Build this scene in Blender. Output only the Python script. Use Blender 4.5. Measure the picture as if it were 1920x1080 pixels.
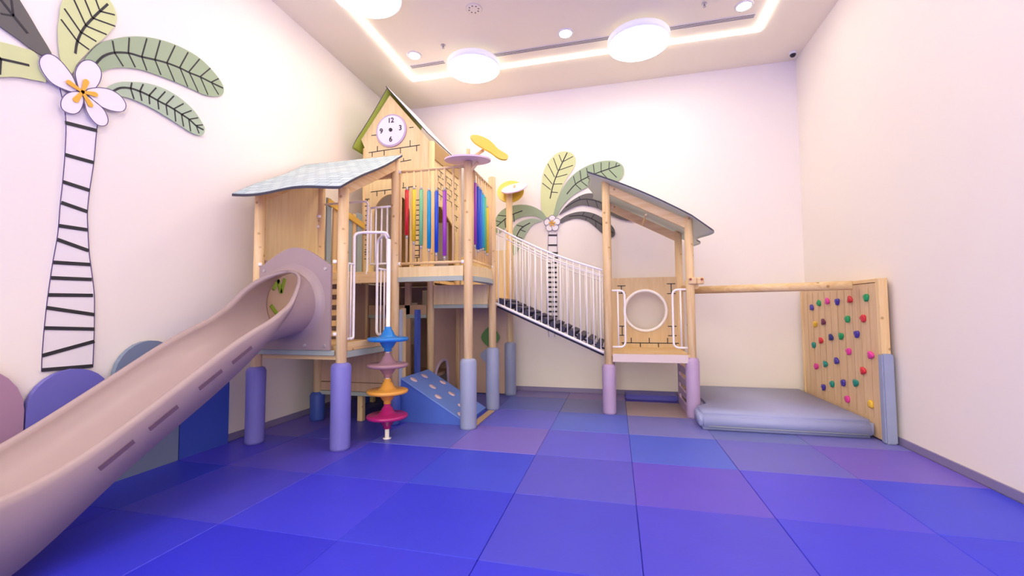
import bpy, bmesh, math, random
from mathutils import Vector, Matrix
random.seed(7)
for o in list(bpy.data.objects): bpy.data.objects.remove(o)
scn = bpy.context.scene
C = scn.collection
# ---------------------------------------------------------------- camera
CAM = (-0.1281, -6.6267, 1.5578)
YAW, PITCH, ROLL, FPX = 0.23861, 0.05255, -0.006088, 800.44
cd = bpy.data.cameras.new('camera'); cam = bpy.data.objects.new('camera', cd); C.objects.link(cam)
cd.sensor_width = 36; cd.lens = FPX/1920*36; cd.clip_start = 0.05
fw = Vector((-math.sin(YAW)*math.cos(PITCH), math.cos(YAW)*math.cos(PITCH), math.sin(PITCH)))
rt = Vector((math.cos(YAW), math.sin(YAW), 0)); up = rt.cross(fw)
r2 = math.cos(ROLL)*rt+math.sin(ROLL)*up; u2 = -math.sin(ROLL)*rt+math.cos(ROLL)*up
M = Matrix((r2, u2, -fw)).transposed().to_4x4(); M.translation = CAM
cam.matrix_world = M
scn.camera = cam
# ---------------------------------------------------------------- world, exposure
wd = bpy.data.worlds.new('world'); scn.world = wd; wd.use_nodes = True
# fill light added through the left-out rear wall; blue below the horizon tints walls
nt = wd.node_tree; bg = nt.nodes['Background']; bg.inputs[1].default_value = 2.9
tcw = nt.nodes.new('ShaderNodeTexCoord'); sx = nt.nodes.new('ShaderNodeSeparateXYZ'); cr = nt.nodes.new('ShaderNodeValToRGB')
cr.color_ramp.elements[0].position = .47; cr.color_ramp.elements[0].color = (.16, .16, .72, 1)
cr.color_ramp.elements[1].position = .53; cr.color_ramp.elements[1].color = (1, .91, .74, 1)
mr = nt.nodes.new('ShaderNodeMapRange'); mr.inputs[1].default_value = -1; mr.inputs[2].default_value = 1
nt.links.new(tcw.outputs['Generated'], sx.inputs[0]); nt.links.new(sx.outputs[2], mr.inputs[0]); nt.links.new(mr.outputs[0], cr.inputs[0]); nt.links.new(cr.outputs[0], bg.inputs[0])
scn.view_settings.view_transform = 'Standard'; scn.view_settings.look = 'None'
scn.view_settings.exposure = 0.47; scn.view_settings.gamma = 1; scn.view_settings.use_curve_mapping = False
E_PENDANT, E_STRIP, E_DOWN = 9.0, 9.0, 30.0
# ---------------------------------------------------------------- helpers
def lin(h):
    if not isinstance(h, str): h = '%02x%02x%02x' % tuple(h)
    v = [int(h[i:i+2], 16)/255 for i in (0, 2, 4)]
    return tuple((c/12.92 if c <= .04045 else ((c+.055)/1.055)**2.4) for c in v)+(1,)
MATS = {}
def mat(name, h, rough=.5, noise=0.0, scale=8, metal=0, bump=0, bscale=60, coat=0):
    if name in MATS: return MATS[name]
    m = bpy.data.materials.new(name); m.use_nodes = True; nt = m.node_tree; b = nt.nodes['Principled BSDF']
    c = lin(h); b.inputs['Roughness'].default_value = rough; b.inputs['Metallic'].default_value = metal
    b.inputs['Base Color'].default_value = c
    if coat: b.inputs['Coat Weight'].default_value = coat
    tc = nt.nodes.new('ShaderNodeTexCoord')
    if noise:
        n = nt.nodes.new('ShaderNodeTexNoise'); n.inputs['Scale'].default_value = scale; n.inputs['Detail'].default_value = 3
        nt.links.new(tc.outputs['Object'], n.inputs['Vector'])
        r = nt.nodes.new('ShaderNodeValToRGB')
        r.color_ramp.elements[0].position = .3; r.color_ramp.elements[1].position = .7
        r.color_ramp.elements[0].color = tuple(x*(1-noise) for x in c[:3])+(1,)
        r.color_ramp.elements[1].color = tuple(min(1, x*(1+noise)) for x in c[:3])+(1,)
        nt.links.new(n.outputs['Fac'], r.inputs[0]); nt.links.new(r.outputs[0], b.inputs['Base Color'])
    if bump:
        n = nt.nodes.new('ShaderNodeTexNoise'); n.inputs['Scale'].default_value = bscale; n.inputs['Detail'].default_value = 4
        nt.links.new(tc.outputs['Object'], n.inputs['Vector'])
        bp = nt.nodes.new('ShaderNodeBump'); bp.inputs['Strength'].default_value = bump; bp.inputs['Distance'].default_value = .01
        nt.links.new(n.outputs['Fac'], bp.inputs['Height']); nt.links.new(bp.outputs[0], b.inputs['Normal'])
    MATS[name] = m; return m
def wood(name, c1, c2, axis=2, knots=True, rough=.55, plank=0):
    if name in MATS: return MATS[name]
    m = bpy.data.materials.new(name); m.use_nodes = True; nt = m.node_tree; b = nt.nodes['Principled BSDF']; L = nt.links.new
    tc = nt.nodes.new('ShaderNodeTexCoord'); mp = nt.nodes.new('ShaderNodeMapping')
    s = [9, 9, 9]; s[axis] = .7; mp.inputs['Scale'].default_value = s
    L(tc.outputs['Object'], mp.inputs['Vector'])
    n = nt.nodes.new('ShaderNodeTexNoise'); n.inputs['Scale'].default_value = 2.2; n.inputs['Detail'].default_value = 5; n.inputs['Distortion'].default_value = .6
    L(mp.outputs[0], n.inputs['Vector'])
    r = nt.nodes.new('ShaderNodeValToRGB'); r.color_ramp.elements[0].position = .35; r.color_ramp.elements[1].position = .65
    r.color_ramp.elements[0].color = lin(c2); r.color_ramp.elements[1].color = lin(c1)
    L(n.outputs['Fac'], r.inputs[0]); out = r.outputs[0]
    if knots:
        v = nt.nodes.new('ShaderNodeTexVoronoi'); v.inputs['Scale'].default_value = 5.5
        L(tc.outputs['Object'], v.inputs['Vector'])
        k = nt.nodes.new('ShaderNodeValToRGB'); k.color_ramp.elements[0].position = .06; k.color_ramp.elements[1].position = .13
        k.color_ramp.elements[0].color = (.42, .25, .13, 1); k.color_ramp.elements[1].color = (1, 1, 1, 1)
        L(v.outputs['Distance'], k.inputs[0])
        mx = nt.nodes.new('ShaderNodeMix'); mx.data_type = 'RGBA'; mx.blend_type = 'MULTIPLY'; mx.inputs[0].default_value = .7
        L(out, mx.inputs[6]); L(k.outputs[0], mx.inputs[7]); out = mx.outputs[2]
    L(out, b.inputs['Base Color']); b.inputs['Roughness'].default_value = rough
    MATS[name] = m; return m
def emis(name, col, s):
    m = bpy.data.materials.new(name); m.use_nodes = True; b = m.node_tree.nodes['Principled BSDF']
    b.inputs['Base Color'].default_value = (.9, .9, .9, 1)
    b.inputs['Emission Color'].default_value = col+(1,); b.inputs['Emission Strength'].default_value = s
    MATS[name] = m; return m

class MB:
    """collects shapes into ONE mesh object"""
    def __init__(s): s.v = []; s.f = []; s.mi = []; s.sm = []; s.mats = []
    def _m(s, m):
        if m not in s.mats: s.mats.append(m)
        return s.mats.index(m)
    def add(s, vs, fs, m, smooth=False):
        o = len(s.v); s.v += [tuple(v) for v in vs]; k = s._m(m)
        for f in fs: s.f.append(tuple(i+o for i in f)); s.mi.append(k); s.sm.append(smooth)
        return s
    def box(s, a, b, m, bev=.004):
        x0, y0, z0 = [min(p, q) for p, q in zip(a, b)]; x1, y1, z1 = [max(p, q) for p, q in zip(a, b)]
        bm = bmesh.new(); bmesh.ops.create_cube(bm, size=1)
        for v in bm.verts: v.co = Vector(((x0+x1)/2+v.co.x*(x1-x0), (y0+y1)/2+v.co.y*(y1-y0), (z0+z1)/2+v.co.z*(z1-z0)))
        bev = min(bev, (x1-x0)*.3, (y1-y0)*.3, (z1-z0)*.3)
        if bev > .0008: bmesh.ops.bevel(bm, geom=bm.edges[:], offset=bev, segments=2 if bev > .01 else 1, affect='EDGES')
        return s.bm(bm, m)
    def bm(s, bm, m, smooth=False, T=None):
        bm.verts.index_update()
        vs = [(T @ v.co if T else v.co)[:] for v in bm.verts]; fs = [[v.index for v in f.verts] for f in bm.faces]
        bm.free(); return s.add(vs, fs, m, smooth)
    def obox(s, c, size, m, R=None, bev=.004):
        """box of given size about centre c, rotated by 3x3 R"""
        bm = bmesh.new(); bmesh.ops.create_cube(bm, size=1)
        for v in bm.verts: v.co = Vector((v.co.x*size[0], v.co.y*size[1], v.co.z*size[2]))
        bev = min(bev, min(size)*.3)
        if bev > .0008: bmesh.ops.bevel(bm, geom=bm.edges[:], offset=bev, segments=1, affect='EDGES')
        T = Matrix.Translation(c) @ (R.to_4x4() if R else Matrix())
        return s.bm(bm, m, False, T)
    def beam(s, p, q, w, h, m, bev=.004):
        """rectangular bar from p to q; h measured upwards"""
        p = Vector(p); q = Vector(q); d = (q-p); l = d.length; d.normalize()
        side = Vector((0, 0, 1)).cross(d)
        if side.length < 1e-3: side = Vector((1, 0, 0))
        side.normalize(); u = d.cross(side)
        R = Matrix((d, side, u)).transposed()
        return s.obox((p+q)/2, (l, w, h), m, R, bev)
    def tube(s, pts, r, m, n=10, closed=False, rs=None, flat=False):
        pts = [Vector(p) for p in pts]; N = len(pts); vs = []; fs = []
        prev = None
        for i, p in enumerate(pts):
            if closed: t = pts[(i+1) % N]-pts[i-1]
            else: t = pts[min(i+1, N-1)]-pts[max(i-1, 0)]
            t.normalize()
            if prev is None:
                a = Vector((0, 0, 1)) if abs(t.z) < .9 else Vector((1, 0, 0)); u = t.cross(a).normalized()
            else:
                u = (prev-t*prev.dot(t)).normalized()
            prev = u; w = t.cross(u); rr = rs[i] if rs else r
            for k in range(n):
                a = 2*math.pi*k/n; vs.append(p+(u*math.cos(a)+w*math.sin(a))*rr)
        L = N if closed else N-1
        for i in range(L):
            j = (i+1) % N
            for k in range(n): fs.append((i*n+k, i*n+(k+1) % n, j*n+(k+1) % n, j*n+k))
        s.add(vs, fs, m, not flat)
        if not closed:
            s.add(vs[:n], [tuple(range(n))[::-1]], m); s.add(vs[-n:], [tuple(range(n))], m)
        return s
    def lathe(s, prof, c, m, n=28, T=None, caps=True):
        """prof: (r,z) list from bottom to top about a vertical axis through c"""
        vs = []; fs = []; T = T or Matrix(); c = Vector(c)
        for r, z in prof:
            for k in range(n):
                a = 2*math.pi*k/n; vs.append(c+T @ Vector((r*math.cos(a), r*math.sin(a), z)))
        for i in range(len(prof)-1):
            for k in range(n): fs.append((i*n+k, i*n+(k+1) % n, (i+1)*n+(k+1) % n, (i+1)*n+k))
        s.add(vs, fs, m, True)
        if not caps: return s
        if prof[0][0] > 1e-4: s.add(vs[:n], [tuple(range(n))[::-1]], m)
        if prof[-1][0] > 1e-4: s.add(vs[-n:], [tuple(range(n))], m)
        return s
    def plate(s, loops, th, m, fr, edge=None, ebev=0):
        """flat cut-out with holes. loops: lists of (u,v); fr: (origin, udir, vdir); thickness along u x v"""
        cu = bpy.data.curves.new('t', 'CURVE'); cu.dimensions = '2D'; cu.fill_mode = 'BOTH'; cu.extrude = th/2
        for lp in loops:
            sp = cu.splines.new('POLY'); sp.points.add(len(lp)-1); sp.use_cyclic_u = True
            for p, q in zip(sp.points, lp): p.co = (q[0], q[1], 0, 1)
        ob = bpy.data.objects.new('t', cu); me = bpy.data.meshes.new_from_object(ob)
        O, U, V = [Vector(x) for x in fr]; W = U.cross(V)
        vs = [O+U*v.co.x+V*v.co.y+W*v.co.z for v in me.vertices]
        k = s._m(m); ke = s._m(edge) if edge else k; o = len(s.v); s.v += [tuple(v) for v in vs]
        for p in me.polygons:
            s.f.append(tuple(i+o for i in p.vertices)); s.sm.append(False)
            s.mi.append(k if abs(p.normal.z) > .5 else ke)
        bpy.data.objects.remove(ob); bpy.data.curves.remove(cu); bpy.data.meshes.remove(me)
        return s
    def text(s, txt, size, th, m, fr):
        cu = bpy.data.curves.new('t', 'FONT'); cu.body = txt; cu.size = size; cu.extrude = th/2; cu.align_x = 'CENTER'; cu.align_y = 'CENTER'; cu.offset = .0015
        ob = bpy.data.objects.new('t', cu); me = bpy.data.meshes.new_from_object(ob)
        O, U, V = [Vector(x) for x in fr]; W = U.cross(V)
        s.add([O+U*v.co.x+V*v.co.y+W*v.co.z for v in me.vertices], [tuple(p.vertices) for p in me.polygons], m)
        bpy.data.objects.remove(ob); bpy.data.curves.remove(cu); bpy.data.meshes.remove(me)
        return s
    def build(s, name, parent=None, loc=None):
        """link as one object; its origin goes to loc (world) or to the shape's own base centre"""
        me = bpy.data.meshes.new(name)
        if loc is None:
            xs = [v[0] for v in s.v]; ys = [v[1] for v in s.v]; zs = [v[2] for v in s.v]
            loc = ((min(xs)+max(xs))/2, (min(ys)+max(ys))/2, min(zs))
        me.from_pydata([(v[0]-loc[0], v[1]-loc[1], v[2]-loc[2]) for v in s.v], [], s.f)
        for m in s.mats: me.materials.append(m)
        me.polygons.foreach_set('material_index', s.mi); me.polygons.foreach_set('use_smooth', s.sm)
        bm = bmesh.new(); bm.from_mesh(me); bmesh.ops.remove_doubles(bm, verts=bm.verts, dist=1e-5)
        bmesh.ops.recalc_face_normals(bm, faces=bm.faces); bm.to_mesh(me); bm.free()
        o = bpy.data.objects.new(name, me); C.objects.link(o)
        pl = Vector(WL[parent.name]) if parent else Vector((0, 0, 0))
        o.location = Vector(loc)-pl
        if parent: o.parent = parent
        WL[o.name] = tuple(loc)
        return o
WL = {}
def tag(o, label=None, cat=None, group=None, kind=None):
    if label: o['label'] = label
    if cat: o['category'] = cat
    if group: o['group'] = group
    if kind: o['kind'] = kind
    return o
def thing(name, loc, label, cat, group=None):
    o = bpy.data.objects.new(name, None); C.objects.link(o); o.location = loc; o.empty_display_size = .1
    WL[o.name] = tuple(loc); return tag(o, label, cat, group)
def copy_tree(o, parent=None):
    c = o.copy(); C.objects.link(c)
    if parent: c.parent = parent
    for ch in [x for x in bpy.data.objects if x.parent == o]: copy_tree(ch, c)
    return c
XZ = lambda y: ((0, y, 0), (1, 0, 0), (0, 0, 1))       # plate in the X-Z plane, faces the camera (-Y)
YZ = lambda x: ((x, 0, 0), (0, 1, 0), (0, 0, 1))       # plate in the Y-Z plane
XY = lambda z: ((0, 0, z), (1, 0, 0), (0, 1, 0))
def circ(cx, cy, r, n=40, a0=0, a1=2*math.pi): return [(cx+r*math.cos(a0+(a1-a0)*i/n), cy+r*math.sin(a0+(a1-a0)*i/n)) for i in range(n if a1-a0 > 6.28 else n+1)]
def smooth_loop(pts, sub=5, closed=True):
    """Catmull-Rom through the points"""
    N = len(pts); out = []
    for i in range(N if closed else N-1):
        p = [Vector(pts[(i+k) % N] if closed else pts[max(0, min(N-1, i+k))]) for k in (-1, 0, 1, 2)]
        for j in range(sub):
            t = j/sub
            out.append(tuple(.5*((2*p[1])+(-p[0]+p[2])*t+(2*p[0]-5*p[1]+4*p[2]-p[3])*t*t+(-p[0]+3*p[1]-3*p[2]+p[3])*t**3)))
    if not closed: out.append(tuple(pts[-1]))
    return out
def round_path(pts, r, n=5):
    """polyline with rounded corners"""
    pts = [Vector(p) for p in pts]; out = [pts[0]]
    for i in range(1, len(pts)-1):
        a, b, c = pts[i-1], pts[i], pts[i+1]; u = (a-b); v = (c-b); rr = min(r, u.length*.45, v.length*.45)
        u.normalize(); v.normalize(); p = b+u*rr; q = b+v*rr
        for k in range(n+1):
            t = k/n; out.append(p*(1-t)**2+b*2*t*(1-t)+q*t*t)
    out.append(pts[-1]); return out
def bar2(mb, a, b, w, m, fr, off, th=.004):
    """a flat painted stroke between (u,v) points on a plane"""
    a = Vector(a); b = Vector(b); d = (b-a); d.normalize(); n = Vector((-d.y, d.x))*w/2
    O, U, V = fr; O = Vector(O)+Vector(U).cross(Vector(V))*off
    mb.plate([[tuple(a-n), tuple(b-n), tuple(b+n), tuple(a+n)]], th, m, (O, U, V)); return mb
# ---------------------------------------------------------------- materials
M_WALL = mat('warm_white_plaster', 'f8efe2', .75, bump=.04, bscale=90)
M_CEIL = mat('ceiling_paint', 'fcf1d8', .8)
M_BASE = mat('grey_skirting', '8a80a4', .5)
M_PINE = wood('pine_post', 'f4d6a0', 'e8c184')
M_PINEX = wood('pine_rail_x', 'f3d49c', 'e6be80', axis=0)
M_PINEY = wood('pine_rail_y', 'f1d198', 'e3b97a', axis=1)
M_PANEL = wood('birch_panel', 'f3dca6', 'ebcf94', knots=False)
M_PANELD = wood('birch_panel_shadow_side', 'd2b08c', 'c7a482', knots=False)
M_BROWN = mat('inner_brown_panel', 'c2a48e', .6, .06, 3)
M_BLACK = mat('black_print', '2b2a2c', .6)
M_EDGE = mat('dark_laminate_edge', '3c3a44', .5)
M_PIPE = mat('white_powder_coated_pipe', 'fff8ee', .3)
M_SLIDE = mat('taupe_plastic', 'ab9591', .38, .03, 2)
M_SLIDEL = mat('taupe_plastic_slot', '6a5060', .5)
M_GREY = mat('grey_green_deck_edge', 'aeb8ac', .5)
M_SAGE = mat('sage_sheet', 'e2f3da', .4)
M_LAV = mat('lavender_vinyl_pad', '7d78c4', .5, .04, 4, bump=.15, bscale=14)
M_BLUEPAD = mat('blue_vinyl_pad', '3f58ae', .5, .04, 4)
M_GPAD = mat('grey_blue_vinyl_pad', '9aa2be', .5, .04, 4, bump=.25, bscale=12)
M_MAUVE = mat('mauve_vinyl_pad', 'bca2c4', .5, .04, 4, bump=.2, bscale=14)
M_STEEL = mat('zinc_fitting', 'c9c3bf', .35, metal=.6)
M_PINKP = mat('pale_pink_plastic', 'dcc0c6', .4)
M_WHITEP = mat('white_panel', 'f4eef2', .4)
LEFT_PALM={'leaves':[('dark',[(-4.147,3.716),(-4.249,3.881),(-4.336,4.011),(-4.418,4.105),(-4.564,4.119),(-4.639,3.937),(-4.58,3.817),(-4.464,3.77),(-4.356,3.732),(-4.242,3.691)],[(-4.532,4.018),(-4.472,3.978),(-4.397,3.902),(-4.309,3.815)],[[(-4.414,4.02),(-4.397,3.902)],[(-4.468,3.87),(-4.397,3.902)]]),('lime',[(-4.459,3.65),(-4.338,3.677),(-4.251,3.677),(-4.183,3.497),(-4.223,3.467),(-4.35,3.43),(-4.448,3.376),(-4.585,3.282),(-4.69,3.304),(-4.646,3.488),(-4.544,3.613)],[(-4.566,3.476),(-4.454,3.517),(-4.292,3.559)],[[(-4.454,3.517),(-4.514,3.57)],[(-4.454,3.517),(-4.455,3.394)]]),('lime',[(-4.115,4.168),(-4.119,4.08),(-4.124,3.945),(-4.106,3.763),(-4.074,3.669),(-4.021,3.637),(-3.99,3.736),(-3.955,3.815),(-3.881,3.958),(-3.767,4.157),(-3.704,4.324),(-3.716,4.425),(-3.767,4.493),(-3.845,4.513),(-3.945,4.487),(-4.038,4.368),(-4.096,4.253)],[(-4.002,3.831),(-3.991,3.953),(-3.95,4.097),(-3.876,4.257),(-3.778,4.444)],[[(-3.993,3.951),(-4.111,4.068)],[(-3.965,4.038),(-4.093,4.177)],[(-3.936,4.127),(-4.03,4.301)],[(-3.895,4.236),(-3.953,4.357)],[(-3.842,4.345),(-3.873,4.416)],[(-3.993,3.951),(-3.904,3.926)],[(-3.962,4.046),(-3.854,4.034)],[(-3.936,4.127),(-3.777,4.149)],[(-3.894,4.23),(-3.711,4.273)],[(-3.841,4.331),(-3.719,4.379)]]),('green',[(-3.931,3.799),(-3.895,3.901),(-3.817,4.041),(-3.698,4.162),(-3.571,4.265),(-3.414,4.357),(-3.243,4.423),(-3.058,4.461),(-2.856,4.461),(-2.677,4.394),(-2.574,4.316),(-2.547,4.235),(-2.597,4.151),(-2.763,4.074),(-2.945,4.057),(-3.139,4.042),(-3.317,4.016),(-3.462,3.988),(-3.597,3.934),(-3.722,3.857),(-3.814,3.764),(-3.873,3.762)],[(-3.85,3.819),(-3.795,3.926),(-3.71,4.016),(-3.583,4.088),(-3.467,4.12),(-3.343,4.163),(-3.224,4.197),(-3.086,4.221),(-2.976,4.228),(-2.849,4.248),(-2.714,4.255),(-2.56,4.267)],[[(-3.702,4.021),(-3.723,4.125)],[(-3.587,4.086),(-3.585,4.243)],[(-3.467,4.12),(-3.427,4.336)],[(-3.343,4.163),(-3.298,4.396)],[(-3.224,4.197),(-3.145,4.436)],[(-3.086,4.228),(-3.001,4.448)],[(-2.982,4.238),(-2.866,4.45)],[(-2.849,4.255),(-2.731,4.419)],[(-2.714,4.26),(-2.621,4.353)],[(-3.702,4.021),(-3.625,3.931)],[(-3.587,4.086),(-3.521,3.981)],[(-3.467,4.12),(-3.415,4.007)],[(-3.343,4.163),(-3.278,4.037)],[(-3.224,4.197),(-3.136,4.041)],[(-3.086,4.228),(-2.99,4.057)],[(-2.981,4.233),(-2.869,4.064)],[(-2.849,4.248),(-2.75,4.088)],[(-2.714,4.255),(-2.615,4.158)]]),('sage',[(-3.75,3.653),(-3.664,3.751),(-3.554,3.816),(-3.396,3.882),(-3.225,3.909),(-3.062,3.888),(-2.912,3.824),(-2.804,3.72),(-2.776,3.656),(-2.813,3.577),(-2.928,3.562),(-3.076,3.591),(-3.237,3.626),(-3.388,3.648),(-3.548,3.649),(-3.659,3.626),(-3.731,3.621)],[(-3.714,3.63),(-3.644,3.708),(-3.552,3.75),(-3.453,3.762),(-3.371,3.758),(-3.275,3.748),(-3.174,3.742),(-3.056,3.72),(-2.958,3.698),(-2.881,3.662),(-2.794,3.653)],[[(-3.557,3.747),(-3.548,3.81)],[(-3.474,3.763),(-3.446,3.849)],[(-3.388,3.761),(-3.322,3.877)],[(-3.303,3.758),(-3.231,3.882)],[(-3.219,3.752),(-3.14,3.881)],[(-3.139,3.737),(-3.034,3.847)],[(-3.052,3.718),(-2.942,3.812)],[(-2.97,3.698),(-2.864,3.763)],[(-2.881,3.667),(-2.804,3.707)],[(-3.557,3.747),(-3.523,3.657)],[(-3.474,3.763),(-3.452,3.674)],[(-3.388,3.761),(-3.379,3.675)],[(-3.303,3.753),(-3.289,3.663)],[(-3.219,3.747),(-3.2,3.643)],[(-3.128,3.736),(-3.112,3.611)],[(-3.052,3.718),(-3.025,3.593)],[(-2.97,3.698),(-2.944,3.573)],[(-2.881,3.662),(-2.845,3.589)]])],'petals':[[(-4.236,3.65),(-4.197,3.71),(-4.141,3.721),(-4.081,3.683),(-4.018,3.612),(-3.984,3.523),(-4.005,3.482),(-4.065,3.471),(-4.153,3.482),(-4.211,3.535),(-4.238,3.593)],[(-3.96,3.515),(-3.994,3.595),(-4.002,3.67),(-3.97,3.766),(-3.916,3.822),(-3.859,3.826),(-3.815,3.774),(-3.817,3.691),(-3.85,3.601),(-3.898,3.557)],[(-3.921,3.535),(-3.85,3.601),(-3.749,3.639),(-3.659,3.626),(-3.606,3.567),(-3.618,3.497),(-3.68,3.457),(-3.777,3.444),(-3.862,3.474)],[(-3.935,3.488),(-3.862,3.474),(-3.785,3.43),(-3.747,3.354),(-3.762,3.29),(-3.821,3.265),(-3.88,3.305),(-3.92,3.377)],[(-3.975,3.498),(-4.05,3.45),(-4.091,3.372),(-4.088,3.298),(-4.043,3.277),(-3.99,3.295),(-3.954,3.351),(-3.939,3.447)]],'centre':(-3.952,3.509),'stam':[(-4.047,3.542),(-3.928,3.615),(-3.858,3.533),(-3.891,3.422),(-3.997,3.413)],'trunk':([(-4.091,3.477),(-4.042,3.243),(-4.034,2.941),(-4.041,2.656),(-4.049,2.483),(-4.056,2.221),(-4.079,1.983),(-4.099,1.71),(-4.112,1.446),(-4.117,1.211),(-4.115,1.085)],[(-3.799,3.326),(-3.813,3.246),(-3.825,2.919),(-3.847,2.653),(-3.855,2.453),(-3.845,2.296),(-3.831,2.125),(-3.814,1.997),(-3.793,1.86),(-3.775,1.716),(-3.768,1.543),(-3.764,1.418),(-3.763,1.303),(-3.762,1.069)]),'rings':[[(-4.044,3.195),(-3.812,3.221)],[(-4.033,2.918),(-3.825,2.919)],[(-4.039,2.68),(-3.847,2.658)],[(-4.042,2.499),(-3.856,2.463)],[(-4.052,2.299),(-3.849,2.3)],[(-4.058,2.18),(-3.834,2.115)],[(-4.075,1.984),(-3.818,1.992)],[(-4.084,1.853),(-3.801,1.859)],[(-4.099,1.71),(-3.787,1.716)],[(-4.105,1.604),(-3.768,1.543)],[(-4.112,1.437),(-3.763,1.413)],[(-4.117,1.211),(-3.759,1.303)],[(-4.115,1.094),(-3.763,1.084)]]}
BACK_PALM={'leaves':[('lime',[(-1.481,3.421),(-1.531,3.733),(-1.495,4.174),(-1.404,4.433),(-1.226,4.617),(-1.051,4.658),(-0.901,4.6),(-0.839,4.471),(-0.884,4.3),(-1.059,4.051),(-1.215,3.668),(-1.306,3.389)],[(-1.346,3.743),(-1.277,4.024),(-1.164,4.302),(-1.0,4.627)],[[(-1.33,3.918),(-1.496,4.063)],[(-1.299,4.026),(-1.459,4.238)],[(-1.253,4.163),(-1.382,4.44)],[(-1.186,4.29),(-1.271,4.546)],[(-1.106,4.451),(-1.161,4.598)],[(-1.331,3.874),(-1.192,3.851)],[(-1.285,4.025),(-1.103,4.019)],[(-1.24,4.154),(-1.001,4.2)],[(-1.178,4.29),(-0.891,4.366)],[(-1.097,4.45),(-0.889,4.541)]]),('green',[(-1.284,3.409),(-1.193,3.71),(-1.016,4.048),(-0.756,4.267),(-0.417,4.389),(-0.128,4.385),(0.034,4.285),(0.063,4.133),(-0.012,4.012),(-0.176,3.974),(-0.382,3.998),(-0.634,3.91),(-0.891,3.777),(-1.108,3.573),(-1.219,3.384)],[(-1.019,3.807),(-0.845,3.991),(-0.631,4.104),(-0.379,4.192),(-0.007,4.289)],[[(-0.845,3.991),(-0.886,4.147)],[(-0.738,4.048),(-0.756,4.245)],[(-0.61,4.103),(-0.629,4.291)],[(-0.484,4.157),(-0.502,4.345)],[(-0.358,4.203),(-0.355,4.375)],[(-0.213,4.234),(-0.202,4.37)],[(-0.089,4.266),(-0.067,4.341)],[(-0.845,3.982),(-0.741,3.874)],[(-0.738,4.039),(-0.621,3.93)],[(-0.611,4.094),(-0.474,3.993)],[(-0.484,4.144),(-0.369,4.01)],[(-0.358,4.19),(-0.204,4.006)],[(-0.213,4.221),(-0.072,4.059)]]),('dark',[(-1.175,3.412),(-0.978,3.63),(-0.721,3.773),(-0.51,3.784),(-0.304,3.692),(-0.063,3.464),(0.136,3.304),(0.254,3.214),(0.014,3.248),(-0.228,3.368),(-0.473,3.511),(-0.766,3.573),(-1.023,3.481)],[(-1.044,3.547),(-0.765,3.681),(-0.471,3.64),(-0.185,3.472),(0.135,3.262)],[[(-0.765,3.681),(-0.785,3.747)],[(-0.638,3.664),(-0.598,3.541)],[(-0.471,3.64),(-0.432,3.504)],[(-0.348,3.567),(-0.264,3.668)]]),('dark',[(-1.155,3.314),(-0.981,3.413),(-0.726,3.45),(-0.475,3.383),(-0.271,3.243),(-0.151,3.11),(-0.124,2.982),(-0.195,2.922),(-0.317,2.97),(-0.479,3.127),(-0.644,3.264),(-0.854,3.319),(-1.026,3.285),(-1.134,3.248)],[(-0.982,3.37),(-0.727,3.368),(-0.477,3.255),(-0.153,3.004)],[[(-0.727,3.368),(-0.684,3.438)],[(-0.643,3.337),(-0.665,3.274)],[(-0.56,3.298),(-0.496,3.384)],[(-0.477,3.255),(-0.471,3.126)],[(-0.375,3.177),(-0.312,3.267)],[(-0.294,3.117),(-0.296,2.977)]]),('green',[(-1.416,3.329),(-1.502,3.488),(-1.723,3.622),(-1.993,3.662),(-2.268,3.603),(-2.431,3.455),(-2.478,3.254),(-2.432,3.116),(-2.316,3.156),(-2.086,3.345),(-1.859,3.421),(-1.636,3.408),(-1.46,3.31)],[(-1.903,3.535),(-2.177,3.44),(-2.432,3.251)],[[(-2.085,3.479),(-2.064,3.321)],[(-2.177,3.44),(-2.407,3.476)],[(-2.269,3.378),(-2.247,3.219)],[(-2.339,3.328),(-2.454,3.366)]]),('sage',[(-2.091,2.655),(-2.111,2.967),(-2.087,3.189),(-1.95,3.315),(-1.725,3.369),(-1.504,3.312),(-1.682,3.256),(-1.817,3.086),(-1.908,2.913),(-1.999,2.74)],[(-1.748,3.282),(-1.951,3.159),(-2.08,2.876)],[[(-1.883,3.214),(-2.019,3.252)],[(-1.951,3.159),(-1.839,3.109)],[(-2.02,3.029),(-1.908,2.98)]])],'petals':[],'centre':(-1.307,3.244),'stam':[],'trunk':([(-1.383,3.087),(-1.4,2.716),(-1.421,2.369),(-1.434,1.98),(-1.436,1.421),(-1.416,1.207),(-1.396,1.045)],[(-1.218,3.057),(-1.218,2.709),(-1.213,2.363),(-1.214,1.976),(-1.212,1.42),(-1.265,1.208),(-1.289,1.046)]),'rings':[[(-1.388,3.021),(-1.219,3.013)],[(-1.39,2.825),(-1.221,2.818)],[(-1.418,2.674),(-1.205,2.666)],[(-1.419,2.578),(-1.207,2.57)],[(-1.42,2.482),(-1.208,2.475)],[(-1.421,2.387),(-1.209,2.381)],[(-1.422,2.291),(-1.21,2.286)],[(-1.423,2.196),(-1.211,2.191)],[(-1.424,2.101),(-1.212,2.097)],[(-1.425,2.006),(-1.213,2.002)],[(-1.426,1.911),(-1.214,1.908)],[(-1.427,1.816),(-1.215,1.813)],[(-1.428,1.722),(-1.217,1.719)],[(-1.429,1.627),(-1.218,1.625)],[(-1.43,1.532),(-1.219,1.531)],[(-1.431,1.438),(-1.22,1.438)],[(-1.432,1.344),(-1.221,1.344)]]}
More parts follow.
